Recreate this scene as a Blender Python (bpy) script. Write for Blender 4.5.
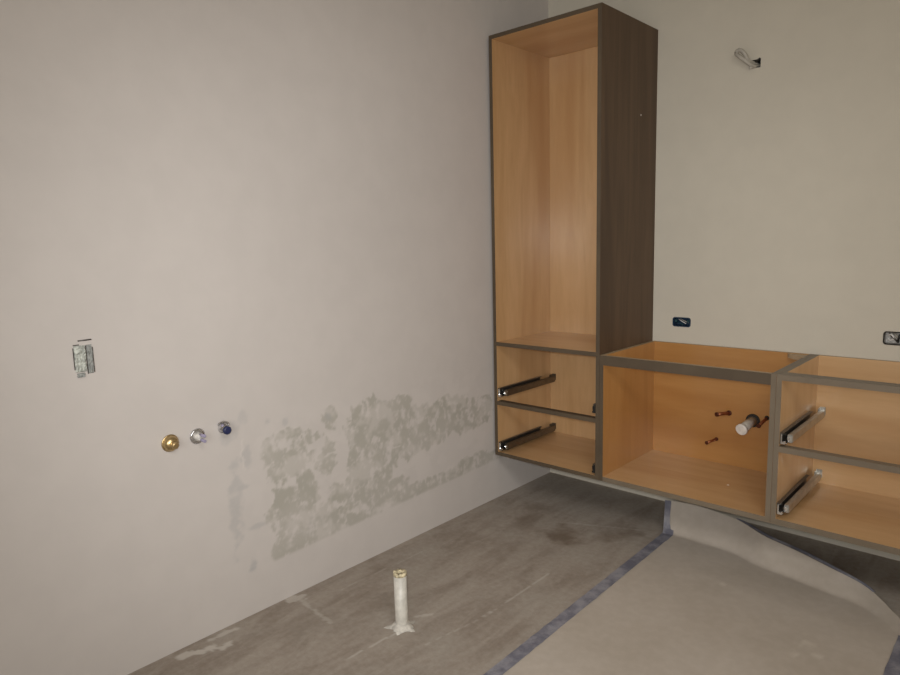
import bpy, bmesh, math, random
from mathutils import Vector, Matrix, noise

for o in list(bpy.data.objects):
    bpy.data.objects.remove(o, do_unlink=True)
scene = bpy.context.scene
C = scene.collection
random.seed(4)

# ------------------------------------------------------------------ camera
CAM = Vector((2.1049, -3.1257, 1.3484))
YAW, PITCH, ROLL, FPX = -0.7446, -0.1420, -0.0257, 658.16
fw = Vector((math.sin(YAW) * math.cos(PITCH), math.cos(YAW) * math.cos(PITCH), math.sin(PITCH)))
rt = fw.cross(Vector((0, 0, 1))).normalized()
up = rt.cross(fw)
rt, up = rt * math.cos(ROLL) + up * math.sin(ROLL), -rt * math.sin(ROLL) + up * math.cos(ROLL)
cam = bpy.data.objects.new('camera', bpy.data.cameras.new('camera'))
cam.data.sensor_width = 36
cam.data.lens = FPX / 900 * 36
cam.data.clip_start = 0.02
cam.matrix_world = Matrix(((rt.x, up.x, -fw.x, CAM.x), (rt.y, up.y, -fw.y, CAM.y), (rt.z, up.z, -fw.z, CAM.z), (0, 0, 0, 1)))
C.objects.link(cam)
scene.camera = cam

# ------------------------------------------------------------------ light
world = bpy.data.worlds.new('world')
scene.world = world
world.use_nodes = True
world.node_tree.nodes['Background'].inputs[0].default_value = (0.6, 0.65, 0.75, 1)
world.node_tree.nodes['Background'].inputs[1].default_value = 0.01

# the camera's own flash, beside the lens
fl = bpy.data.lights.new('camera_flash', 'SPOT')
fl.energy = 101
fl.color = (1.0, 0.99, 0.97)
fl.shadow_soft_size = 0.03
fl.spot_size = math.radians(85)
fl.spot_blend = 1.0
flo = bpy.data.objects.new('camera_flash', fl)
flo.matrix_world = cam.matrix_world.copy()
flo.location = CAM + up * 0.04 - rt * 0.04
C.objects.link(flo)
# the room's ceiling lamp and an added fill light behind the camera, no window there
for nm, loc, rot, sx, sy, en, col in (('ceiling_lamp', (3.0, -3.0, 2.7), (0, 0, 0), 1.0, 1.0, 38, (1.0, 0.98, 0.95)),
                                      ('rear_fill', (2.4, -4.65, 1.5), (math.pi / 2, 0, 0), 1.4, 1.2, 29, (0.97, 0.99, 1.0))):
    al = bpy.data.lights.new(nm, 'AREA')
    al.shape = 'RECTANGLE'
    al.size, al.size_y, al.energy, al.color = sx, sy, en, col
    alo = bpy.data.objects.new(nm, al)
    alo.location, alo.rotation_euler = loc, rot
    C.objects.link(alo)

scene.view_settings.view_transform = 'Standard'
scene.view_settings.look = 'None'
scene.view_settings.gamma = 1
scene.view_settings.exposure = 0
scene.view_settings.use_curve_mapping = False


def ray(u, v):
    return fw + rt * ((u - 450) / FPX) - up * ((v - 337.5) / FPX)


def on(u, v, axis, val):
    """the point of the plane axis = val seen at a pixel"""
    d = ray(u, v)
    return CAM + d * ((val - CAM[axis]) / d[axis])


# ------------------------------------------------------------------ materials
def new_mat(name):
    m = bpy.data.materials.new(name)
    m.use_nodes = True
    nt = m.node_tree
    return m, nt, nt.nodes['Principled BSDF']


def N(nt, kind, **inp):
    n = nt.nodes.new(kind)
    for k, v in inp.items():
        n.inputs[k].default_value = v
    return n


def mixc(nt, fac, a, b, blend='MIX'):
    n = nt.nodes.new('ShaderNodeMix')
    n.data_type = 'RGBA'
    n.blend_type = blend
    for sock, val in ((0, fac), (6, a), (7, b)):
        if isinstance(val, (int, float)):
            n.inputs[sock].default_value = val
        elif isinstance(val, tuple):
            n.inputs[sock].default_value = (*val, 1)
        else:
            nt.links.new(val, n.inputs[sock])
    return n.outputs[2]


def ramp(nt, val, a, b):
    n = nt.nodes.new('ShaderNodeMapRange')
    n.interpolation_type = 'SMOOTHSTEP'
    n.inputs[1].default_value = a
    n.inputs[2].default_value = b
    nt.links.new(val, n.inputs[0])
    return n.outputs[0]


def coords(nt, scale=(1, 1, 1), rot=(0, 0, 0)):
    t = nt.nodes.new('ShaderNodeTexCoord')
    mp = nt.nodes.new('ShaderNodeMapping')
    mp.inputs['Scale'].default_value = scale
    mp.inputs['Rotation'].default_value = rot
    nt.links.new(t.outputs['Object'], mp.inputs[0])
    return mp.outputs[0]


def noise_tex(nt, vec, scale, detail=4, rough=0.55, dist=0.0):
    n = N(nt, 'ShaderNodeTexNoise', Scale=scale, Detail=detail, Roughness=rough, Distortion=dist)
    nt.links.new(vec, n.inputs['Vector'])
    return n.outputs[0]


def bump(nt, bs, h, strength=0.2, dist=0.002):
    b = N(nt, 'ShaderNodeBump', Strength=strength, Distance=dist)
    nt.links.new(h, b.inputs['Height'])
    nt.links.new(b.outputs[0], bs.inputs['Normal'])


def simple(name, col, rough=0.6, metal=0.0, var=0.12, scale=40, spec=0.5):
    m, nt, bs = new_mat(name)
    n = noise_tex(nt, coords(nt), scale, 3)
    dark = tuple(c * (1 - var) for c in col)
    lite = tuple(min(1, c * (1 + var)) for c in col)
    nt.links.new(mixc(nt, ramp(nt, n, 0.3, 0.7), dark, lite), bs.inputs['Base Color'])
    bs.inputs['Roughness'].default_value = rough
    bs.inputs['Metallic'].default_value = metal
    bs.inputs['Specular IOR Level'].default_value = spec
    return m


def attr(nt, name):
    a = nt.nodes.new('ShaderNodeAttribute')
    a.attribute_name = name
    return a.outputs['Fac']


def wall_mat(name, col, stained=False):
    m, nt, bs = new_mat(name)
    v = coords(nt)
    big = ramp(nt, noise_tex(nt, v, 1.6, 3), 0.3, 0.7)
    c = mixc(nt, big, tuple(x * 0.965 for x in col), tuple(x * 1.02 for x in col))
    fine = ramp(nt, noise_tex(nt, v, 9, 5, 0.6), 0.35, 0.65)
    c = mixc(nt, 0.35, c, mixc(nt, fine, tuple(x * 0.96 for x in col), tuple(x * 1.03 for x in col)))
    rel = noise_tex(nt, v, 120, 4)
    if stained:
        s = attr(nt, 'stain')
        c = mixc(nt, s, c, (0.432, 0.41, 0.365))
        c = mixc(nt, attr(nt, 'smear'), c, (0.41, 0.405, 0.405))
        c = mixc(nt, attr(nt, 'skim'), c, tuple(x * 1.06 for x in col))
    nt.links.new(c, bs.inputs['Base Color'])
    bs.inputs['Roughness'].default_value = 0.75
    bs.inputs['Specular IOR Level'].default_value = 0.25
    bump(nt, bs, rel, 0.12, 0.001)
    return m


def floor_mat():
    m, nt, bs = new_mat('concrete')
    v = coords(nt)
    vs = coords(nt, (5.0, 1.3, 1))
    streak = ramp(nt, noise_tex(nt, vs, 2.2, 6, 0.62, 0.6), 0.32, 0.68)
    c = mixc(nt, streak, (0.265, 0.218, 0.178), (0.40, 0.35, 0.30))
    cloud = ramp(nt, noise_tex(nt, v, 3.2, 6, 0.6), 0.4, 0.75)
    c = mixc(nt, cloud, c, (0.38, 0.34, 0.295))
    fine = ramp(nt, noise_tex(nt, v, 45, 5, 0.7), 0.3, 0.75)
    c = mixc(nt, 0.25, c, mixc(nt, fine, (0.22, 0.18, 0.15), (0.45, 0.41, 0.37)))
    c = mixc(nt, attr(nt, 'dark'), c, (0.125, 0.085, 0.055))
    c = mixc(nt, attr(nt, 'chalk'), c, (0.60, 0.56, 0.51))
    nt.links.new(c, bs.inputs['Base Color'])
    bs.inputs['Roughness'].default_value = 0.7
    bs.inputs['Specular IOR Level'].default_value = 0.25
    bump(nt, bs, noise_tex(nt, v, 60, 5), 0.2, 0.002)
    return m


def wood(name, scale, a, b, fig, rough=0.38, coat=0.85):
    m, nt, bs = new_mat(name)
    v = coords(nt, scale)
    g = ramp(nt, noise_tex(nt, v, 1.0, 5, 0.6, 0.8), 0.3, 0.7)
    c = mixc(nt, g, a, b)
    fine = ramp(nt, noise_tex(nt, v, 7.0, 4, 0.6), 0.35, 0.65)
    c = mixc(nt, 0.22, c, mixc(nt, fine, a, b))
    big = ramp(nt, noise_tex(nt, coords(nt, tuple(0.35 * s for s in scale)), 1.0, 2, 0.5, 1.2), 0.45, 0.72)
    c = mixc(nt, big, c, mixc(nt, 0.7, c, fig))
    nt.links.new(c, bs.inputs['Base Color'])
    bs.inputs['Roughness'].default_value = rough
    bs.inputs['Coat Weight'].default_value = coat
    bs.inputs['Coat Roughness'].default_value = 0.19
    return m


MA, MB_, MF = (0.55, 0.335, 0.155), (0.655, 0.42, 0.215), (0.47, 0.25, 0.095)
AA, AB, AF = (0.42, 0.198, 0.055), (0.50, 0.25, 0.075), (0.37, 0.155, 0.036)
M = {}
M['wall'] = wall_mat('painted_wall', (0.645, 0.60, 0.512))
M['wall_left'] = wall_mat('patched_wall', (0.605, 0.562, 0.535), True)
M['concrete'] = floor_mat()
M['maple_v'] = wood('maple_upright', (9, 9, 1.1), MA, MB_, MF)
M['maple_h'] = wood('maple_level', (1.1, 9, 9), MA, MB_, MF)
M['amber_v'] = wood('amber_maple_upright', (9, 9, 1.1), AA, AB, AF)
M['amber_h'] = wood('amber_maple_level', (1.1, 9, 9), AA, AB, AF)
M['edge_dark'] = wood('dark_edge_band', (3, 3, 3), (0.080, 0.056, 0.034), (0.108, 0.078, 0.048), (0.065, 0.045, 0.027), 0.6, 0.0)
M['stain'] = wood('brown_stained_veneer', (14, 14, 1.2), (0.078, 0.045, 0.023), (0.118, 0.070, 0.038), (0.058, 0.032, 0.016), 0.55, 0.0)
M['edge'] = wood('brown_edge_band', (3, 3, 3), (0.165, 0.128, 0.088), (0.205, 0.162, 0.115), (0.14, 0.105, 0.07), 0.5, 0.1)
M['ply'] = wood('raw_plywood_edge', (6, 6, 6), (0.42, 0.31, 0.19), (0.50, 0.38, 0.25), (0.38, 0.27, 0.16), 0.6, 0.0)
M['zinc'] = simple('zinc_steel', (0.50, 0.49, 0.46), 0.34, 0.9)
M['dark_steel'] = simple('dark_steel', (0.13, 0.12, 0.11), 0.35, 0.8)
M['bronze'] = simple('bronzed_steel', (0.20, 0.165, 0.12), 0.42, 0.85)
M['bright_steel'] = simple('bright_steel', (0.85, 0.85, 0.85), 0.18, 1.0)
M['black'] = simple('black_plastic', (0.012, 0.012, 0.012), 0.5)
M['brass'] = simple('brass', (0.56, 0.42, 0.22), 0.32, 0.95)
M['chrome'] = simple('chrome', (0.62, 0.62, 0.64), 0.2, 0.95)
M['lilac'] = simple('lilac_plastic', (0.34, 0.31, 0.44), 0.4)
M['blue_cap'] = simple('blue_plastic', (0.02, 0.027, 0.085), 0.35)
M['navy'] = simple('navy_plastic', (0.012, 0.035, 0.075), 0.35)
M['teal'] = simple('teal_plastic', (0.02, 0.07, 0.085), 0.4)
M['copper'] = simple('copper', (0.42, 0.16, 0.08), 0.4, 0.85)
M['copper_end'] = simple('oxidised_copper', (0.12, 0.04, 0.025), 0.5, 0.6)
M['pvc'] = simple('white_pvc', (0.60, 0.575, 0.52), 0.4)
M['pvc_rim'] = simple('cut_pvc', (0.62, 0.54, 0.36), 0.7, 0, 0.35, 90)
M['cap'] = simple('white_cap', (0.88, 0.85, 0.81), 0.45)
M['plaster'] = simple('plaster', (0.56, 0.53, 0.48), 0.9, 0, 0.2, 60)
M['mud'] = simple('grey_plaster', (0.50, 0.52, 0.48), 0.9, 0, 0.35, 90)
M['slate'] = simple('grey_putty', (0.30, 0.31, 0.30), 0.85, 0, 0.3, 90)
M['cable'] = simple('grey_cable', (0.42, 0.39, 0.34), 0.5)
M['white_wire'] = simple('white_wire', (0.75, 0.74, 0.72), 0.45)
M['dark_hole'] = simple('hole_inside', (0.03, 0.026, 0.022), 0.9)
M['box_white'] = simple('white_box_plastic', (0.62, 0.60, 0.57), 0.45, 0, 0.3, 80)


def tape_mat():
    m, nt, bs = new_mat('blue_tape')
    v = coords(nt)
    n = ramp(nt, noise_tex(nt, v, 14, 5, 0.65), 0.35, 0.68)
    c = mixc(nt, n, (0.145, 0.145, 0.185), (0.30, 0.295, 0.33))
    nt.links.new(c, bs.inputs['Base Color'])
    bs.inputs['Roughness'].default_value = 0.6
    bump(nt, bs, noise_tex(nt, v, 70, 3), 0.35, 0.002)
    return m


def paper_mat():
    m, nt, bs = new_mat('builders_paper')
    v = coords(nt)
    n = ramp(nt, noise_tex(nt, v, 2.5, 4, 0.55, 0.4), 0.3, 0.7)
    c = mixc(nt, n, (0.450, 0.395, 0.336), (0.510, 0.454, 0.397))
    f = ramp(nt, noise_tex(nt, v, 30, 4), 0.35, 0.7)
    c = mixc(nt, 0.2, c, mixc(nt, f, (0.420, 0.366, 0.305), (0.564, 0.507, 0.451)))
    c = mixc(nt, attr(nt, 'scuff'), c, (0.62, 0.57, 0.50))
    nt.links.new(c, bs.inputs['Base Color'])
    bs.inputs['Roughness'].default_value = 0.6
    bs.inputs['Specular IOR Level'].default_value = 0.35
    bump(nt, bs, noise_tex(nt, v, 5, 3), 0.25, 0.01)
    return m


M['tape'] = tape_mat()
M['paper'] = paper_mat()


# ------------------------------------------------------------------ helpers
def tag(o, label=None, cat=None, group=None, kind=None):
    for k, v in (('label', label), ('category', cat), ('group', group), ('kind', kind)):
        if v:
            o[k] = v
    return o


def empty(name, loc, label, cat, group=None):
    o = bpy.data.objects.new(name, None)
    o.empty_display_size = 0.05
    C.objects.link(o)
    o.location = loc
    o['_org'] = tuple(loc)
    return tag(o, label, cat, group)


ORG = {}


def link(name, bm, mats, parent=None, smooth=False, org=None):
    """bm is in room coordinates; it is stored relative to the thing's base"""
    o_ = Vector(org if org is not None else (ORG[parent.name] if parent else (0, 0, 0)))
    bmesh.ops.translate(bm, verts=bm.verts, vec=-o_)
    me = bpy.data.meshes.new(name)
    bm.to_mesh(me)
    bm.free()
    if not isinstance(mats, (list, tuple)):
        mats = [mats]
    for m in mats:
        me.materials.append(M[m])
    if smooth:
        for p in me.polygons:
            p.use_smooth = True
    o = bpy.data.objects.new(name, me)
    C.objects.link(o)
    if parent:
        o.parent = parent
    else:
        o.location = o_
    ORG[o.name] = tuple(o_)
    return o


def thing(name, loc, label, cat, group=None):
    o = bpy.data.objects.new(name, None)
    o.empty_display_size = 0.05
    C.objects.link(o)
    o.location = loc
    ORG[o.name] = tuple(loc)
    return tag(o, label, cat, group)


SIDES = {'x-': (0, -1), 'x+': (0, 1), 'y-': (1, -1), 'y+': (1, 1), 'z-': (2, -1), 'z+': (2, 1)}


def add_box(bm, x0, x1, y0, y1, z0, z1, faces=None):
    vs = [bm.verts.new((x, y, z)) for x in (x0, x1) for y in (y0, y1) for z in (z0, z1)]
    f = {'x-': (0, 1, 3, 2), 'x+': (4, 6, 7, 5), 'y-': (0, 4, 5, 1), 'y+': (2, 3, 7, 6), 'z-': (0, 2, 6, 4), 'z+': (1, 5, 7, 3)}
    for k, idx in f.items():
        fc = bm.faces.new([vs[i] for i in idx])
        fc.material_index = (faces or {}).get(k, 0)
    return vs


def box(name, parent, dims, mats, faces=None, bev=0.0008, org=None):
    bm = bmesh.new()
    add_box(bm, *dims, faces)
    if bev and not faces:
        bmesh.ops.bevel(bm, geom=list(bm.edges), offset=bev, segments=1, affect='EDGES', clamp_overlap=True)
    return link(name, bm, mats, parent, org=org)


def frame_axes(d):
    d = Vector(d).normalized()
    a = d.cross(Vector((0, 0, 1)))
    if a.length < 1e-4:
        a = Vector((1, 0, 0))
    a.normalize()
    return d, a, a.cross(d)


def add_lathe(bm, base, direction, prof, seg=20, mi=0, close=True):
    """prof = [(distance along axis, radius)]"""
    d, a, b = frame_axes(direction)
    base = Vector(base)
    rings = []
    for t, r in prof:
        rings.append([bm.verts.new(base + d * t + (a * math.cos(2 * math.pi * k / seg) + b * math.sin(2 * math.pi * k / seg)) * r) for k in range(seg)])
    for r0, r1 in zip(rings, rings[1:]):
        for k in range(seg):
            f = bm.faces.new((r0[k], r0[(k + 1) % seg], r1[(k + 1) % seg], r1[k]))
            f.material_index = mi
            f.smooth = True
    if close:
        for r, rev in ((rings[0], True), (rings[-1], False)):
            f = bm.faces.new(list(reversed(r)) if rev else r)
            f.material_index = mi
    bmesh.ops.recalc_face_normals(bm, faces=bm.faces)


def lathe(name, parent, base, direction, prof, mat, seg=20, org=None):
    bm = bmesh.new()
    add_lathe(bm, base, direction, prof, seg)
    return link(name, bm, mat, parent, org=org)


def smooth_path(pts, n=6):
    pts = [Vector(p) for p in pts]
    out = []
    for i in range(len(pts) - 1):
        p0, p1, p2, p3 = pts[max(i - 1, 0)], pts[i], pts[i + 1], pts[min(i + 2, len(pts) - 1)]
        for k in range(n):
            t = k / n
            out.append(0.5 * ((2 * p1) + (p2 - p0) * t + (2 * p0 - 5 * p1 + 4 * p2 - p3) * t * t + (-p0 + 3 * p1 - 3 * p2 + p3) * t ** 3))
    out.append(pts[-1])
    return out


def add_tube(bm, pts, r, seg=10):
    rings = []
    for i, p in enumerate(pts):
        t = (pts[min(i + 1, len(pts) - 1)] - pts[max(i - 1, 0)])
        d, a, b = frame_axes(t)
        rings.append([bm.verts.new(p + (a * math.cos(2 * math.pi * k / seg) + b * math.sin(2 * math.pi * k / seg)) * r) for k in range(seg)])
    for r0, r1 in zip(rings, rings[1:]):
        for k in range(seg):
            bm.faces.new((r0[k], r0[(k + 1) % seg], r1[(k + 1) % seg], r1[k])).smooth = True
    bm.faces.new(list(reversed(rings[0])))
    bm.faces.new(rings[-1])
    bmesh.ops.recalc_face_normals(bm, faces=bm.faces)


def tube(name, parent, pts, r, mat, n=6, seg=10, org=None):
    bm = bmesh.new()
    add_tube(bm, smooth_path(pts, n), r, seg)
    return link(name, bm, mat, parent, org=org)


def lines(lo, hi, dlo, dhi, dense, coarse):
    """grid lines from lo to hi, dense between dlo and dhi"""
    out = []
    def run(a, b, s):
        n = max(1, int(round((b - a) / s)))
        out.extend(a + (b - a) * i / n for i in range(n))
    if dlo > lo:
        run(lo, dlo, coarse)
    run(dlo, dhi, dense)
    if hi > dhi:
        run(dhi, hi, coarse)
    out.append(hi)
    return out


def grid_mesh(name, us, vs, point, attrs, mat, skip=None):
    """a surface over grid lines us x vs; attrs = {name: f(u, v)}"""
    verts = [point(u, v) for u in us for v in vs]
    nv = len(vs)
    faces = []
    for i in range(len(us) - 1):
        for j in range(nv - 1):
            if skip and skip((us[i] + us[i + 1]) / 2, (vs[j] + vs[j + 1]) / 2):
                continue
            faces.append((i * nv + j, (i + 1) * nv + j, (i + 1) * nv + j + 1, i * nv + j + 1))
    me = bpy.data.meshes.new(name)
    me.from_pydata(verts, [], faces)
    for an, fn in attrs.items():
        a = me.attributes.new(an, 'FLOAT', 'POINT')
        a.data.foreach_set('value', [fn(u, v) for u in us for v in vs])
    me.materials.append(M[mat])
    me.update()
    o = bpy.data.objects.new(name, me)
    C.objects.link(o)
    ORG[o.name] = (0, 0, 0)
    return o


def sst(x, a, b):
    t = min(1, max(0, (x - a) / (b - a)))
    return t * t * (3 - 2 * t)


def fbm(x, y, s, o=4, z=0.0):
    return noise.fractal(Vector((x * s, y * s, z)), 0.7, 2.0, o)


# ------------------------------------------------------------------ the setting
RX, RY, RZ = 4.3, -4.7, 2.75

# blotches on the left wall where old finish was scraped: (crop x, crop y, half width, half height)
S = 2.8125
BL = [(235, 215, 45, 35), (280, 185, 25, 20), (275, 260, 25, 25), (210, 285, 15, 20), (225, 340, 20, 30), (245, 370, 30, 30),
      (230, 430, 25, 45), (240, 500, 25, 35), (300, 480, 50, 35), (350, 440, 60, 50), (405, 400, 40, 70), (320, 400, 40, 20),
      (330, 500, 30, 20), (360, 215, 18, 14), (358, 265, 18, 22), (365, 140, 22, 20), (430, 190, 15, 60), (470, 130, 30, 35),
      (480, 220, 35, 50), (500, 170, 40, 40), (545, 110, 40, 25), (580, 165, 50, 30), (620, 150, 40, 40), (660, 170, 40, 30),
      (700, 110, 40, 30), (750, 125, 40, 35), (790, 110, 25, 30), (540, 340, 40, 30), (490, 370, 40, 50), (440, 330, 30, 30),
      (520, 400, 50, 20), (600, 345, 40, 20), (660, 330, 50, 22), (720, 300, 60, 25), (780, 270, 50, 25), (820, 260, 25, 15),
      (300, 310, 20, 30), (265, 410, 15, 30),
      (300, 245, 22, 18), (310, 355, 22, 18), (285, 440, 25, 22), (370, 370, 22, 18), (450, 285, 22, 25), (420, 455, 25, 22), (330, 450, 25, 18),
      (560, 240, 22, 20), (600, 205, 25, 20), (450, 420, 25, 25), (560, 385, 25, 18), (240, 275, 16, 18), (330, 180, 10, 12), (515, 285, 20, 16)]
SM = [(100, 390, 22, 110, .55), (130, 240, 12, 40, .5), (150, 552, 12, 26, .8), (85, 180, 26, 32, .45), (120, 330, 18, 8, .7), (160, 440, 26, 6, .5),
      (190, 148, 8, 12, .6), (240, 145, 8, 10, .5), (365, 135, 14, 14, .6), (120, 130, 14, 20, .4)]


def to_wall(b):
    px, py = 200 + b[0] / S, 370 + b[1] / S
    p = on(px, py, 0, 0)
    e = on(px + b[2] / S, py, 0, 0)
    h = on(px, py - b[3] / S, 0, 0)
    return (p.y, p.z, abs(e.y - p.y), abs(h.z - p.z)) + tuple(b[4:])


BLW = [to_wall(b) for b in BL]
SMW = [to_wall(b) for b in SM]
band_a, band_b = on(250, 573, 0, 0), on(470, 472, 0, 0)


def above_band(y, z):
    zb = band_a.z + (band_b.z - band_a.z) * (y - band_a.y) / (band_b.y - band_a.y)
    return sst(z - zb, -0.004, 0.010)


def f_stain(y, z):
    if not (-2.12 < y < -0.4 and 0.1 < z < 0.85):
        return 0
    wy = y + 0.035 * noise.noise(Vector((y * 13, z * 13, 3.1))) + 0.014 * noise.noise(Vector((y * 40, z * 40, 1.1)))
    wz = z + 0.030 * noise.noise(Vector((y * 13, z * 13, 7.7))) + 0.014 * noise.noise(Vector((y * 40, z * 40, 5.1)))
    s = 0
    for cy, cz, a, b in BLW:
        dy, dz = (wy - cy) / a, (wz - cz) / b
        q = dy * dy * dy * dy + dz * dz * dz * dz
        if q < 5:
            s = max(s, 1 - q * 0.2)
    if s <= 0:
        return 0
    flake = 0.5 * noise.cell(Vector((wy * 30, wz * 22, 1.0))) - 0.25
    s = min(s * 1.5, 1) * 0.7 + 0.30 * fbm(y, z * 0.8, 17, 4) + 0.34 * fbm(y, z * 0.8, 40, 4, 3.0) + 0.30 * flake
    v = sst(s, 0.30, 0.66) * above_band(y, z)
    return v * (0.85 + 0.3 * noise.noise(Vector((y * 6, z * 6, 9))))


def f_smear(y, z):
    s = 0
    if -2.2 < y < -1.5 and 0.1 < z < 0.85:
        for cy, cz, a, b, k in SMW:
            q = ((y - cy) / a) ** 2 + ((z - cz) / b) ** 2
            if q < 4:
                s = max(s, k * sst(1.6 - q + 1.6 * fbm(y, z, 16), 0, 1.6))
    return s * above_band(y, z) * 0.8


def f_skim(y, z):
    d = min(sst(y, -2.05, -1.85), sst(-y, 0.3, 0.5), sst(z, 0.14, 0.2), sst(-z, -0.78, -0.66))
    streak = 0
    c0 = on(243, 455, 0, 0)
    if abs(y - c0.y) < 0.03 and abs(z - c0.z) < 0.06:
        streak = sst(0.006 - abs(y - c0.y - 0.02 * noise.noise(Vector((z * 30, 0, 0)))), 0, 0.005)
    return max(d * sst(fbm(y, z, 9), -0.1, 0.4) * 0.5, streak)


wl = grid_mesh('wall_left', lines(RY, 0, -2.12, -0.4, 0.0065, 0.4), lines(0, RZ, 0.12, 0.8, 0.0065, 0.4),
               lambda y, z: (0, y, z), {'stain': f_stain, 'smear': f_smear, 'skim': f_skim}, 'wall_left')
tag(wl, kind='structure')

# back wall with the openings of two electrical boxes and a cable hole
RIMS = [(0.726, 0.817, 0.914, 0.961), (1.610, 1.712, 0.898, 0.953)]
HOLES = [(r[0] + .004, r[1] - .004, r[2] + .004, r[3] - .004) for r in RIMS] + [(1.056, 1.094, 2.070, 2.105)]
xs = sorted({0, RX} | {h[0] for h in HOLES} | {h[1] for h in HOLES})
zs = sorted({0, RZ} | {h[2] for h in HOLES} | {h[3] for h in HOLES})
wb = grid_mesh('wall_back', xs, zs, lambda x, z: (x, 0, z), {}, 'wall',
               lambda x, z: any(h[0] < x < h[1] and h[2] < z < h[3] for h in HOLES))
tag(wb, kind='structure')
for nm, pts in (('wall_right', ((RX, RY, 0), (RX, 0, 0), (RX, 0, RZ), (RX, RY, RZ))),
                ('wall_front', ((0, RY, 0), (RX, RY, 0), (RX, RY, RZ), (0, RY, RZ))),
                ('ceiling', ((0, RY, RZ), (RX, RY, RZ), (RX, 0, RZ), (0, 0, RZ)))):
    bm = bmesh.new()
    bm.faces.new([bm.verts.new(p) for p in pts])
    tag(link(nm, bm, 'wall'), kind='structure')

# floor with chalk lines, plaster drips and oil stains
pa, pb = on(345, 660, 2, 0), on(398, 632, 2, 0)
CH = [(pa, pb, .003, .5), (on(480, 619, 2, 0), on(548, 574, 2, 0), .003, .45), (on(415, 617, 2, 0), on(432, 614, 2, 0), .005, .4),
      (on(425, 645, 2, 0), on(480, 619, 2, 0), .003, .3), (on(180, 657, 2, 0), on(214, 648, 2, 0), .012, .75), (on(210, 640, 2, 0), on(236, 629, 2, 0), .008, .6),
      (on(216, 649, 2, 0), on(228, 645, 2, 0), .012, .7), (on(290, 600, 2, 0), on(302, 597, 2, 0), .018, .6), (on(300, 600, 2, 0), on(330, 622, 2, 0), .006, .35),
      (on(340, 590, 2, 0), on(430, 548, 2, 0), .003, .2), (on(560, 522, 2, 0), on(640, 530, 2, 0), .004, .2)]
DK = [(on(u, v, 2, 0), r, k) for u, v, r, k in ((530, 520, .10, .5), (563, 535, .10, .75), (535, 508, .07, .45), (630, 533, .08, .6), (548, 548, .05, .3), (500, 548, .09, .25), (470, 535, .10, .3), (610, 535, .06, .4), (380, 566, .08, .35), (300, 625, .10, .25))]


def f_chalk(x, y):
    s = 0
    for a, b, w, k in CH:
        if not (min(a.x, b.x) - .06 < x < max(a.x, b.x) + .06 and min(a.y, b.y) - .06 < y < max(a.y, b.y) + .06):
            continue
        ab = Vector((b.x - a.x, b.y - a.y))
        t = min(1, max(0, ((x - a.x) * ab.x + (y - a.y) * ab.y) / ab.length_squared))
        d = math.hypot(x - a.x - ab.x * t, y - a.y - ab.y * t)
        n = fbm(x, y, 28)
        s = max(s, k * sst(w * (1.5 + 1.1 * n) - d, 0, max(w * 0.5, 0.003)))
    return s


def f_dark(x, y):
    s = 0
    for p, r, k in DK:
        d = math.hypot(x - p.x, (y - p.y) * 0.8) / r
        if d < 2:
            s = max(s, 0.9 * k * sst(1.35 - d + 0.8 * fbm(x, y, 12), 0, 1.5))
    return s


fl_o = grid_mesh('floor', lines(0, RX, 0, 1.0, 0.0075, 0.5), lines(RY, 0, -2.45, 0, 0.0075, 0.5), lambda x, y: (x, y, 0), {'chalk': f_chalk, 'dark': f_dark}, 'concrete')
tag(fl_o, kind='structure')

# ------------------------------------------------------------------ cabinets
G, W, T, B, L, XD, D = 0.0146, 0.6086, 2.3277, 0.2480, 0.8341, 1.3666, 0.53
TH = 0.019
YB, YF = -0.0015, -D          # back and front of the cabinets
X1 = G + W
XE = XD + 0.76


def slide(parent, xf, s, z, run='zinc', clip='bright_steel'):
    """ball bearing runner on the panel face xf, opening towards s"""
    bm = bmesh.new()
    def bx(a, b, *r):
        add_box(bm, min(xf + s * a, xf + s * b), max(xf + s * a, xf + s * b), *r)
    y0, y1 = YF + 0.006, -0.05 if xf < XD else -0.026
    bx(0.0005, 0.003, y0, y1 - 0.10, z - 0.022, z + 0.022)
    bx(0.003, 0.013, y0, y1 - 0.10, z + 0.019, z + 0.022)
    bx(0.003, 0.020, y0, y1 - 0.10, z - 0.022, z - 0.019)
    sl = link('drawer_slide', bm, 'dark_steel', parent)
    bm = bmesh.new()
    bx(0.018, 0.036, y0 + 0.03, y1, z - 0.022, z + 0.010)
    bmesh.ops.bevel(bm, geom=list(bm.edges), offset=0.002, segments=2, affect='EDGES')
    link('runner', bm, run, sl)
    bm = bmesh.new()
    bx(0.016, 0.038, y1 - 0.002, y1 + 0.004, z - 0.012, z + 0.022)
    bx(0.016, 0.019, y1 - 0.03, y1, z - 0.008, z + 0.020)
    link('rear_bracket', bm, run, sl)
    bm = bmesh.new()
    bx(0.004, 0.019, y0 - 0.003, y0 + 0.010, z - 0.021, z - 0.012)
    bx(0.004, 0.008, y0 - 0.003, y0 + 0.006, z - 0.012, z + 0.018)
    bx(0.020, 0.032, y0 + 0.022, y0 + 0.034, z - 0.016, z + 0.002)
    for k in range(4):
        bx(0.003, 0.0045, y0 + 0.014 + k * 0.022, y0 + 0.019 + k * 0.022, z - 0.003 + 0.008 * (k % 2), z + 0.003 + 0.008 * (k % 2))
    link('front_clip', bm, clip, sl)
    bm = bmesh.new()
    add_lathe(bm, (xf + s * 0.0335, y0 + 0.060, z - 0.008), (s, 0, 0), [(0, 0.004), (0.001, 0.004)], 10)
    link('latch_hole', bm, 'black', sl)
    return sl


V3, H3 = ['maple_v', 'edge', 'stain'], ['maple_h', 'edge', 'ply']
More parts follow.
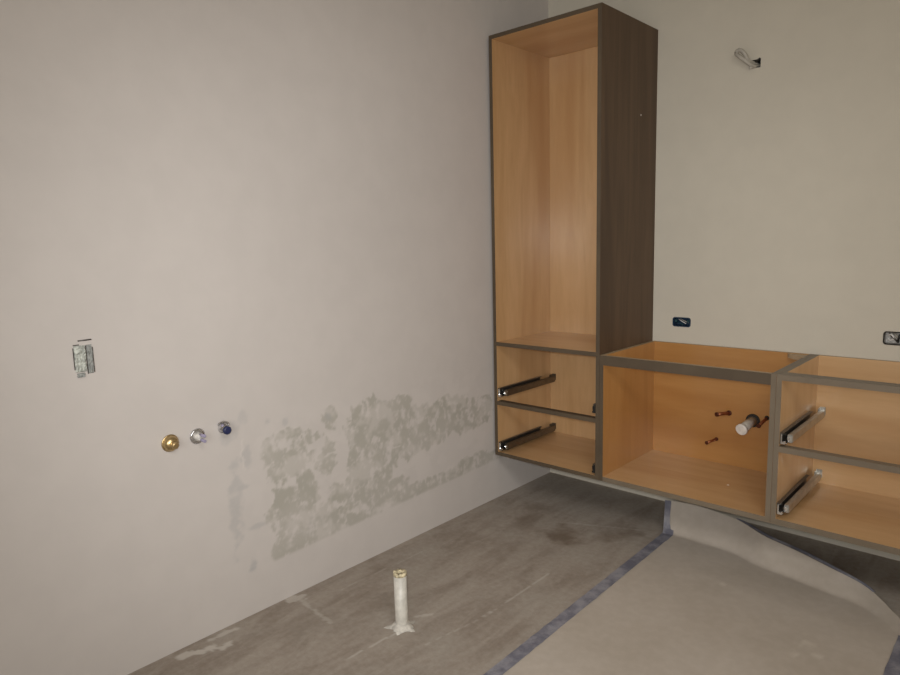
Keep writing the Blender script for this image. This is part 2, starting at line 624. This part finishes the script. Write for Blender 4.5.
# tall cabinet
tc = thing('tall_cabinet', (G, YF, B), 'tall open wall-hung cabinet with maple inside and dark brown side panel', 'cabinet')
box('side_panel', tc, (G, G + TH, YF, YB, B, T), ['maple_v', 'edge_dark', 'stain'], {'y-': 1, 'x-': 2, 'z+': 1, 'z-': 1})
box('side_panel', tc, (X1 - TH, X1, YF, YB, B, T), ['maple_v', 'edge_dark', 'stain'], {'y-': 1, 'x+': 2, 'z+': 1, 'z-': 1})['label'] = 'dark brown veneered side panel'
box('top_panel', tc, (G + TH, X1 - TH, YF, YB, T - TH, T), ['maple_h', 'edge_dark', 'ply'], {'y-': 1, 'z+': 1})
box('bottom_panel', tc, (G + TH, X1 - TH, YF, YB, B, B + TH), ['maple_h', 'edge_dark', 'ply'], {'y-': 1, 'z-': 1})
box('back_panel', tc, (G + TH, X1 - TH, -0.045, YB, B + TH, T - TH), ['maple_v'])
box('shelf', tc, (G + TH, X1 - TH, YF, -0.045, 0.826, 0.846), ['maple_h', 'edge_dark', 'ply'], {'y-': 1})
box('front_rail', tc, (G + TH, X1 - TH, YF, YF + 0.035, 0.518, 0.538), ['maple_h', 'edge_dark', 'ply'], {'y-': 1, 'z+': 1})
for z in (0.583, 0.297):
    slide(tc, G + TH, 1, z, 'bronze')
    slide(tc, X1 - TH, -1, z, 'bronze', 'black')
p = on(641, 115, 0, X1)
lathe('paint_speck', tc, p, (1, 0, 0), [(0, .004), (.0008, .003)], 'cap', 8)

# low open cabinet
lc = thing('low_cabinet', (X1, YF, B), 'low open-topped wall-hung cabinet with plumbing inside, beside the tall cabinet', 'cabinet')
LX0, LX1 = X1 + 0.0008, XD - 0.0004
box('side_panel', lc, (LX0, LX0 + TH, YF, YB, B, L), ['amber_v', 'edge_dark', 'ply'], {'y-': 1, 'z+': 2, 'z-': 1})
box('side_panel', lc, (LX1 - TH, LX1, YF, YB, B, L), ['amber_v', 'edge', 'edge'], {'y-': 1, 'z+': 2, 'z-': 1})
box('bottom_panel', lc, (LX0 + TH, LX1 - TH, YF, YB, B, B + 0.022), ['maple_h', 'edge', 'ply'], {'y-': 1, 'z-': 1})
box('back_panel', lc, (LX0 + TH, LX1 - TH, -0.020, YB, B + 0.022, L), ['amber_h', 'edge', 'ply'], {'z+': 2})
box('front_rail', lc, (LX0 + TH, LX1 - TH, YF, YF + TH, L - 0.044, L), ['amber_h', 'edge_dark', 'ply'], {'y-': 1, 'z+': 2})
bm = bmesh.new()
cbx, cby = LX1 - TH, -0.020
vs = [(cbx, cby), (cbx - 0.085, cby), (cbx - 0.075, cby - 0.02), (cbx, cby - 0.075)]
for zz in (L - 0.02, L - 0.002):
    [bm.verts.new((x, y, zz)) for x, y in vs]
bm.verts.ensure_lookup_table()
bm.faces.new([bm.verts[i] for i in range(3, -1, -1)])
bm.faces.new([bm.verts[i] for i in range(4, 8)])
for i in range(4):
    bm.faces.new([bm.verts[i], bm.verts[(i + 1) % 4], bm.verts[4 + (i + 1) % 4], bm.verts[4 + i]])
link('corner_block', bm, 'ply', lc)
p = on(728, 485, 2, B + 0.022)
lathe('paint_speck', lc, p, (0, 0, 1), [(0, .005), (.0008, .004)], 'cap', 8)

# drawer cabinet
dc = thing('drawer_cabinet', (XD, YF, B), 'low open wall-hung drawer cabinet with metal slides and two rails', 'cabinet')
DX0 = XD + 0.0004
box('side_panel', dc, (DX0, DX0 + TH, YF, YB, B, L), ['maple_v', 'edge', 'edge'], {'y-': 1, 'z+': 2, 'z-': 1})
box('side_panel', dc, (XE - TH, XE, YF, YB, B, L), V3, {'y-': 1, 'z+': 1, 'x+': 2, 'z-': 1})
box('bottom_panel', dc, (DX0 + TH, XE - TH, YF, YB, B, B + 0.024), H3, {'y-': 1, 'z-': 1})
box('back_panel', dc, (DX0 + TH, XE - TH, -0.020, YB, B + 0.024, L), H3, {'z+': 2})
box('front_rail', dc, (DX0 + TH, XE - TH, YF, YF + 0.06, L - 0.022, L), H3, {'y-': 1, 'z+': 1})
box('front_rail', dc, (DX0 + TH, XE - TH, YF, YF + 0.035, 0.536, 0.558), H3, {'y-': 1, 'z+': 1})
for z in (0.590, 0.312):
    slide(dc, DX0 + TH, 1, z)
    slide(dc, XE - TH, -1, z)

# ------------------------------------------------------------------ plumbing inside the low cabinet
YI = -0.0205


def stub(u0, u1, ln, r, name, label, cat, body, end, capr=None, flange=False, group=None):
    a = on(*u0, 1, YI)
    b = on(*u1, 1, YI - ln)
    d = (b - a).normalized()
    a0 = a + Vector((0, -0.0005, 0))
    t = thing(name, a0, label, cat, group)
    l = (b - a).length
    pm = lathe('pipe', t, a0, d, [(0, r), (l * 0.93, r)], body, 16)
    for v in pm.data.vertices:          # the base sits flush on the back panel
        v.co.y = min(v.co.y, -0.0002)
    lathe('pipe_end', t, a0 + d * (l * 0.90), d, [(0, r * 1.0 if not capr else capr), (l * 0.08, capr or r * 1.15), (l * 0.10, (capr or r * 1.15) * 0.86)], end, 20)
    if flange:
        lathe('flange', t, a0, (0, -1, 0), [(0, r * 1.5), (0.003, r * 1.5), (0.005, r * 1.2)], flange, 18)
    return t


stub((729, 413), (716, 414.5), 0.07, 0.0085, 'copper_pipe', 'short copper stub in the low cabinet, upper of two left of the white pipe', 'pipe', 'copper', 'copper_end', 0.0105, 'copper_end')
stub((716.5, 439), (706, 443), 0.06, 0.006, 'copper_pipe', 'short thin copper stub in the low cabinet, lowest of the pipes', 'pipe', 'copper', 'copper_end', 0.0085, 'copper_end')
stub((767, 418), (758, 426.5), 0.07, 0.007, 'copper_pipe', 'copper stub with dark wall collar right of the white capped pipe', 'pipe', 'copper', 'copper_end', 0.010, 'dark_hole')
wp = stub((753, 420.5), (741, 430), 0.11, 0.021, 'drain_pipe', 'white plastic drain pipe with a round white cap in the low cabinet', 'pipe', 'pvc', 'cap', 0.0265, 'dark_hole')

# ------------------------------------------------------------------ floor pipe stub
pc = on(402, 627, 2, 0)
fp = thing('floor_pipe', (pc.x, pc.y, 0), 'white plastic pipe stub standing up from the concrete floor', 'pipe')
bm = bmesh.new()
add_lathe(bm, (pc.x, pc.y, 0), (0, 0, 1), [(0.0, .0228), (.206, .0228), (.206, .0195), (.10, .0195)], 28, 0, False)
link('pipe_wall', bm, 'pvc', fp)
bm = bmesh.new()
ring = []
for k in range(28):
    a = 2 * math.pi * k / 28
    h = 0.209 + 0.009 * noise.noise(Vector((math.cos(a) * 3, math.sin(a) * 3, 2)))
    ring.append([bm.verts.new((pc.x + r * math.cos(a), pc.y + r * math.sin(a), z)) for r, z in ((.0240, .198), (.0236, h), (.009, h - 0.003), (.009, .195))])
for k in range(28):
    a, b = ring[k], ring[(k + 1) % 28]
    for i in range(4):
        bm.faces.new((a[i], b[i], b[(i + 1) % 4], a[(i + 1) % 4]))
bmesh.ops.recalc_face_normals(bm, faces=bm.faces)
link('cut_rim', bm, 'pvc_rim', fp, True)
bm = bmesh.new()
n = 40
r0, r1, r2 = [], [], []
for k in range(n):
    a = 2 * math.pi * k / n
    ext = 0.040 + 0.017 * max(0, math.sin(a * 5 + 0.8)) ** 2 + 0.018 * noise.noise(Vector((math.cos(a) * 2, math.sin(a) * 2, 5)))
    ca, sa = math.cos(a), math.sin(a)
    r0.append(bm.verts.new((pc.x + 0.0229 * ca, pc.y + 0.0229 * sa, .020)))
    r1.append(bm.verts.new((pc.x + .036 * ca, pc.y + .036 * sa, .008)))
    r2.append(bm.verts.new((pc.x + ext * ca, pc.y + ext * sa, .0006)))
for k in range(n):
    j = (k + 1) % n
    bm.faces.new((r0[k], r0[j], r1[j], r1[k]))
    bm.faces.new((r1[k], r1[j], r2[j], r2[k]))
bmesh.ops.recalc_face_normals(bm, faces=bm.faces)
link('plaster_collar', bm, 'plaster', fp, True)

# ------------------------------------------------------------------ shower fittings on the left wall
p = on(170, 443, 0, 0); p.x = 0.0008
t = thing('brass_fitting', p, 'round brass fitting on the wall, leftmost of three water fittings', 'fitting')
lathe('body', t, p, (1, 0, 0), [(0, .026), (.006, .027), (.014, .025), (.021, .019), (.025, .010)], 'brass', 8)
lathe('flange', t, p, (1, 0, 0), [(0, .029), (.002, .029), (.003, .026)], 'brass', 24)
lathe('hex_nut', t, p + Vector((.024, .0, -.001)), (1, 0.0, -0.05), [(0, .012), (.016, .012), (.018, .008)], 'brass', 6)

p = on(197, 436, 0, 0); p.x = 0.0008
t = thing('pipe_fitting', p, 'chrome cone fitting with pale twin tubes, between brass fitting and blue valve', 'fitting')
lathe('flange', t, p, (1, 0, 0), [(0, .026), (.003, .027), (.006, .023), (.006, .018)], 'chrome', 20)
lathe('cone', t, p, (1, 0, 0), [(.004, .020), (.020, .013), (.030, .010)], 'box_white', 18)
for dz in (-.008, .008):
    lathe('tube', t, p + Vector((.022, 0, dz)), (1, 0.05, dz * 4), [(0, .0055), (.030, .0055)], 'lilac', 10)

p = on(222, 428, 0, 0); p.x = 0.0008
t = thing('valve', p, 'small chrome valve with a dark blue round cap, rightmost of three water fittings', 'valve')
lathe('body', t, p, (1, 0, 0), [(0, .016), (.004, .017), (.008, .012), (.030, .012)], 'chrome', 16)
lathe('cap', t, p + Vector((.026, 0, -.002)), (1, 0, 0), [(0, .012), (.003, .0145), (.012, .0145), (.015, .011)], 'blue_cap', 18)
lathe('stem', t, p + Vector((.012, -.004, .006)), (0.1, 0.0, 1), [(0, .005), (.010, .005)], 'lilac', 10)
bm = bmesh.new()
add_tube(bm, smooth_path([p + Vector((.012, -.022, .018)), p + Vector((.012, -.005, .024)), p + Vector((.012, .015, .018)), p + Vector((.013, .018, .008))], 5), .004, 8)
link('handle', bm, 'chrome', t)

# ------------------------------------------------------------------ plastered switch box on the left wall
q0, q1 = on(72.5, 345, 0, 0), on(94.5, 374, 0, 0)
t = thing('switch_box', (0.0005, (q0.y + q1.y) / 2, q1.z), 'plaster-smeared electrical switch box set in the left wall', 'switch box')
y0, y1, z0, z1 = q0.y, q1.y, q1.z, q0.z


def lumpy(name, ya, yb, za, zb, h, mat, sc):
    bm = bmesh.new()
    nu, nv = 14, 24
    g = []
    for i in range(nu + 1):
        row = []
        for j in range(nv + 1):
            u, v = i / nu, j / nv
            e = min(u, 1 - u, v, 1 - v)
            x = 0.0006 + h * (0.4 + 1.4 * abs(noise.noise(Vector((u * sc, v * sc * 1.7, za * 9))))) * (0 if e == 0 else 1)
            jy = 0.003 * noise.noise(Vector((v * 6, u, 1.3)))
            row.append(bm.verts.new((x, ya + (yb - ya) * u + jy, za + (zb - za) * v)))
        g.append(row)
    for i in range(nu):
        for j in range(nv):
            bm.faces.new((g[i][j], g[i + 1][j], g[i + 1][j + 1], g[i][j + 1]))
    return link(name, bm, mat, t)


lumpy('plaster_plug', y0, y0 + (y1 - y0) * .64, z0 + .012, z1 - .004, .006, 'mud', 3.5)
lumpy('side_strip', y0 + (y1 - y0) * .68, y1, z0 + .004, z1 - .004, .0035, 'slate', 2.5)
lumpy('bottom_tab', y0 + .004, y0 + (y1 - y0) * .5, z0 - .004, z0 + .009, .005, 'slate', 1.5)
bm = bmesh.new()
for a, b, c, d in ((y0 - .002, y0, z0 + .02, z1 - .01), (y0 + (y1 - y0) * .64, y0 + (y1 - y0) * .68, z0 + .004, z1 - .006), (y1, y1 + .0018, z0 + .006, z1 - .012), (y0, y0 + .016, z1 - .003, z1 - .0005)):
    add_box(bm, 0.0006, 0.003, a, b, c, d)
link('box_edge', bm, 'dark_steel', t)
bm = bmesh.new()
pA, pB = on(77.5, 341, 0, 0), on(91, 339.3, 0, 0)
pA.x = pB.x = 0.0012
add_tube(bm, [pA, (pA + pB) / 2, pB], .0022, 6)
link('top_slot', bm, 'dark_steel', t)


# ------------------------------------------------------------------ electrical boxes in the back wall
def wall_box(hole, name, label, rim, inner, dep):
    x0, x1, z0, z1 = hole
    t = thing(name, ((x0 + x1) / 2, 0, z0), label, 'outlet box')
    bm = bmesh.new()
    pr = [(x0, z0), (x1, z0), (x1, z1), (x0, z1)]
    f = [bm.verts.new((x, 0.0, z)) for x, z in pr]
    b = [bm.verts.new((x, dep, z)) for x, z in pr]
    bm.faces.new(b)
    for i in range(4):
        bm.faces.new((f[i], f[(i + 1) % 4], b[(i + 1) % 4], b[i]))
    link('box_shell', bm, inner, t)
    bm = bmesh.new()

    def rrect(d, r, y):
        out = []
        for cx, cz, a0 in ((x1 + .004 - d - r, z1 + .004 - d - r, 0), (x0 - .004 + d + r, z1 + .004 - d - r, 90), (x0 - .004 + d + r, z0 - .004 + d + r, 180), (x1 + .004 - d - r, z0 - .004 + d + r, 270)):
            out += [bm.verts.new((cx + r * math.cos(math.radians(a0 + 22.5 * k)), y, cz + r * math.sin(math.radians(a0 + 22.5 * k)))) for k in range(5)]
        return out
    loops = [rrect(0, .012, -.0004), rrect(.0005, .0115, -.003), rrect(.0048, .008, -.003), rrect(.0052, .0078, .004)]
    for l0, l1 in zip(loops, loops[1:]):
        for k in range(20):
            bm.faces.new((l0[k], l0[(k + 1) % 20], l1[(k + 1) % 20], l1[k]))
    bmesh.ops.recalc_face_normals(bm, faces=bm.faces)
    link('rim', bm, rim, t)
    return t


h = HOLES[0]
t = wall_box(h, 'outlet_box', 'dark blue plastic outlet box in the back wall beside the tall cabinet', 'navy', 'navy', .05)
for k, (a, b) in enumerate((((.20, .80), (.72, .30)), ((.30, .86), (.88, .42)), ((.12, .5), (.55, .12)))):
    pa_ = Vector((h[0] + (h[1] - h[0]) * a[0], .022, h[2] + (h[3] - h[2]) * a[1]))
    pb_ = Vector((h[0] + (h[1] - h[0]) * b[0], .010, h[2] + (h[3] - h[2]) * b[1]))
    tube('wire', t, [pa_, (pa_ + pb_) / 2 + Vector((0, -.006, .001)), pb_], .0022, ('white_wire', 'cable', 'teal')[k], 4, 8)
bm = bmesh.new()
bm.free()
for x in (h[0] + .006, h[1] - .016):
    box('screw_tab', t, (x, x + .010, .002, .012, h[2] + .018, h[2] + .030), ['teal'])

h = HOLES[1]
t = wall_box(h, 'outlet_box', 'white outlet box with coiled wires above the drawer cabinet', 'dark_hole', 'box_white', .045)
X = lambda f: h[0] + (h[1] - h[0]) * f
Z = lambda f: h[2] + (h[3] - h[2]) * f
for pts, mt, r in (([(.10, .015, .70), (.25, .004, .80), (.34, .004, .50), (.22, .006, .30), (.12, .010, .50)], 'white_wire', .0035),
                   ([(.15, .02, .85), (.28, .006, .62), (.40, .004, .40), (.46, .012, .20)], 'dark_steel', .0035),
                   ([(.48, .02, .15), (.52, .002, .5), (.56, .004, .85)], 'black', .0045),
                   ([(.60, .02, .20), (.66, .004, .6), (.80, .004, .75), (.88, .012, .4)], 'white_wire', .0035),
                   ([(.30, .02, .90), (.42, .006, .75), (.47, .008, .55)], 'cable', .004)):
    tube('wire', t, [(X(a), b, Z(c)) for a, b, c in pts], r, mt, 5, 8)

# ------------------------------------------------------------------ cable hole high on the back wall
h = HOLES[2]
t = thing('light_cable', ((h[0] + h[1]) / 2, 0, h[2]), 'looped grey cable coming out of a dark hole high on the back wall', 'cable')
bm = bmesh.new()
pr = [(h[0], h[2]), (h[1], h[2]), (h[1], h[3]), (h[0], h[3])]
f = [bm.verts.new((x, 0.0, z)) for x, z in pr]
b = [bm.verts.new((x, .05, z)) for x, z in pr]
bm.faces.new(b)
for i in range(4):
    bm.faces.new((f[i], f[(i + 1) % 4], b[(i + 1) % 4], b[i]))
link('hole_lining', bm, 'dark_hole', t)


def bw(u, v, d):
    return on(u, v, 1, -d)


tube('cable_loop', t, [(1.078, .03, 2.084), bw(753, 66, .012), bw(747, 62, .03), bw(740, 57, .04), bw(736.5, 54, .04), bw(737.5, 51, .04), bw(741, 50.5, .04), bw(745, 54.5, .035), bw(749, 61, .02), (1.074, .02, 2.086)], .0085, 'cable', 6, 10)
tube('cable_end', t, [(1.072, .02, 2.085), bw(752, 67, .012), bw(749.5, 68, .022)], .006, 'plaster', 5, 8)
bm = bmesh.new()
add_tube(bm, smooth_path([(1.068, .01, 2.095), (1.080, -.004, 2.098), (1.094, -.006, 2.106)], 4), .004, 6)
link('bare_wire', bm, 'dark_hole', t)

# ------------------------------------------------------------------ floor paper and tape
# far edge of the sheet: x -> (y, height)
EDGE = []
for u, v, hh in ((662, 499, .125), (675, 501, .125), (700, 506, .122), (729, 516, .115), (744, 523, .108), (767, 537, .098), (800, 552, .082), (833, 569, .062), (864, 585.5, .042), (882, 601, .024), (890, 610, .014), (900, 620, .008)):
    e = on(u, v, 2, hh)
    EDGE.append((e.x, e.y, hh))
EDGE.append((1.83, -.60, .003))
EDGE = [tuple(p) for p in smooth_path(EDGE, 6)]


def fold_at(ye):
    return FOLD - math.log(1 + math.exp(40 * (FOLD - ye + .09))) / 40



def edge_at(x):
    for a, b in zip(EDGE, EDGE[1:]):
        if x <= b[0]:
            t = min(1, max(0, (x - a[0]) / (b[0] - a[0])))
            return a[1] + (b[1] - a[1]) * t, a[2] + (b[2] - a[2]) * t
    return EDGE[-1][1], EDGE[-1][2]


PY0 = -3.6
tl = on(497, 672, 2, 0)      # tape centre on the left edge
LEFTX = [(PY0, tl.x + .03), (-1.64, tl.x + .004), (-.36, .888), (-.31, .868), (-.25, .845), (0, .80)]


def left_at(y):
    for a, b in zip(LEFTX, LEFTX[1:]):
        if y <= b[0]:
            t = (y - a[0]) / (b[0] - a[0])
            return a[1] + (b[1] - a[1]) * t
    return LEFTX[-1][1]


RIGHTX = 1.832
FOLD = -.345
nu, nv = 90, 110
verts, scuff = [], []
SC = [(on(u, v, 2, 0), r) for u, v, r in ((806, 645, .014), (817, 657, .010), (795, 657, .012), (724, 585, .006))]
for i in range(nu + 1):
    s = i / nu
    for j in range(nv + 1):
        k = j / nv
        # far part gets most rows
        xr0 = .86 + (RIGHTX - .86) * s
        ye, he = edge_at(xr0)
        kk = 1 - (1 - k) ** 2.2
        y = PY0 + (ye - PY0) * kk
        xl = left_at(y)
        x = xl + (RIGHTX - xl) * s
        ye, he = edge_at(x)
        y = PY0 + (ye - PY0) * kk
        fold = fold_at(ye)
        if y > fold:
            q = (y - fold) / (ye - fold)
            z = he * (math.sqrt(q * q + .003) - .055)
        else:
            z = 0
        z += .0035 + .0022 * noise.noise(Vector((x * 3, y * 3, 0))) + .0012 * noise.noise(Vector((x * 9, y * 7, 4)))
        if y < -.5:
            z += .010 * max(0, 1 - abs(y + .62 + .06 * (x - 1)) / .07) ** 2 * sst(x, .95, 1.2) * 0.12
        verts.append((x, y, max(z, .0015)))
        scuff.append(max([0] + [sst(r * (1.2 + fbm(x, y, 40)) - math.hypot(x - p.x, y - p.y), 0, r * .5) for p, r in SC]) * .6)
faces = [(i * (nv + 1) + j, (i + 1) * (nv + 1) + j, (i + 1) * (nv + 1) + j + 1, i * (nv + 1) + j + 1) for i in range(nu) for j in range(nv)]
me = bpy.data.meshes.new('floor_paper')
me.from_pydata(verts, [], faces)
a = me.attributes.new('scuff', 'FLOAT', 'POINT')
a.data.foreach_set('value', scuff)
me.materials.append(M['paper'])
for pl in me.polygons:
    pl.use_smooth = True
po = bpy.data.objects.new('floor_paper', me)
C.objects.link(po)
md = po.modifiers.new('thickness', 'SOLIDIFY')
md.thickness = .0012
md.offset = 1
tag(po, 'beige protective paper sheet on the floor, its far edge curling up', 'paper sheet')


def tape(name, path, w, label, lift=.0035):
    """path = centre points (x, y, z); a thin rough-edged strip"""
    bm = bmesh.new()
    rows = []
    pts = []
    for a, b in zip(path, path[1:]):
        a, b = Vector(a), Vector(b)
        n = max(1, int((b - a).length / .02))
        pts += [a.lerp(b, k / n) for k in range(n)]
    pts.append(Vector(path[-1]))
    for i, p in enumerate(pts):
        t = pts[min(i + 2, len(pts) - 1)] - pts[max(i - 2, 0)]
        t.z = 0
        nrm = Vector((t.y, -t.x, 0)).normalized()
        row = []
        for s in (-1, -.33, .33, 1):
            jj = w / 2 * s * (1 + (.10 * noise.noise(Vector((p.x * 20, p.y * 25, s * 3))) if abs(s) == 1 else 0))
            c = p + nrm * jj
            c.z += lift + .0012 * noise.noise(Vector((c.x * 50, c.y * 50, 2)))
            row.append(bm.verts.new(c))
        rows.append(row)
    for r0, r1 in zip(rows, rows[1:]):
        for k in range(3):
            bm.faces.new((r0[k], r0[k + 1], r1[k + 1], r1[k]))
    bmesh.ops.recalc_face_normals(bm, faces=bm.faces)
    o = link(name, bm, 'tape')
    m_ = o.modifiers.new('thickness', 'SOLIDIFY')
    m_.thickness = .0006
    m_.offset = 1
    return tag(o, label, 'tape')


lp = []
for y in [PY0, -2.6, -1.64, -1.2, -.8, -.5, -.42, -.37, -.345, -.325, -.305, -.285, edge_at(.86)[0] - .004]:
    x = left_at(y)
    ye_, he_ = edge_at(x)
    fo_ = fold_at(ye_)
    q_ = max(0, (y - fo_) / (ye_ - fo_))
    lp.append((x, y, .003 + (he_ * (math.sqrt(q_ * q_ + .003) - .055) if q_ > 0 else 0)))
tape('masking_tape', lp, .046, 'blue masking tape along the left edge of the floor paper', .004)
rp = [(RIGHTX + .005, y, .004) for y in (-3.5, -2.5, -1.5, -1.0, -.8, -.62)]
tape('masking_tape', rp, .055, 'blue masking tape along the right edge of the floor paper', .003)
# strip that came loose with the far edge, hanging behind it
bm = bmesh.new()
rows = []
for i in range(31):
    x = 1.15 + (1.70 - 1.15) * i / 30
    ye, he = edge_at(x)
    k = math.sin(math.pi * i / 30) ** .6
    rows.append([bm.verts.new((x, ye - .004, he + .0035)), bm.verts.new((x + .004, ye + .010 * k, he + .0055)), bm.verts.new((x + .008, ye + .024 * k + .001, he + .004 - .004 * k))])
for r0, r1 in zip(rows, rows[1:]):
    for k in range(2):
        bm.faces.new((r0[k], r0[k + 1], r1[k + 1], r1[k]))
o = link('masking_tape', bm, 'tape')
m_ = o.modifiers.new('thickness', 'SOLIDIFY')
m_.thickness = .0006
tag(o, 'loose blue tape on the curled far edge of the floor paper', 'tape')
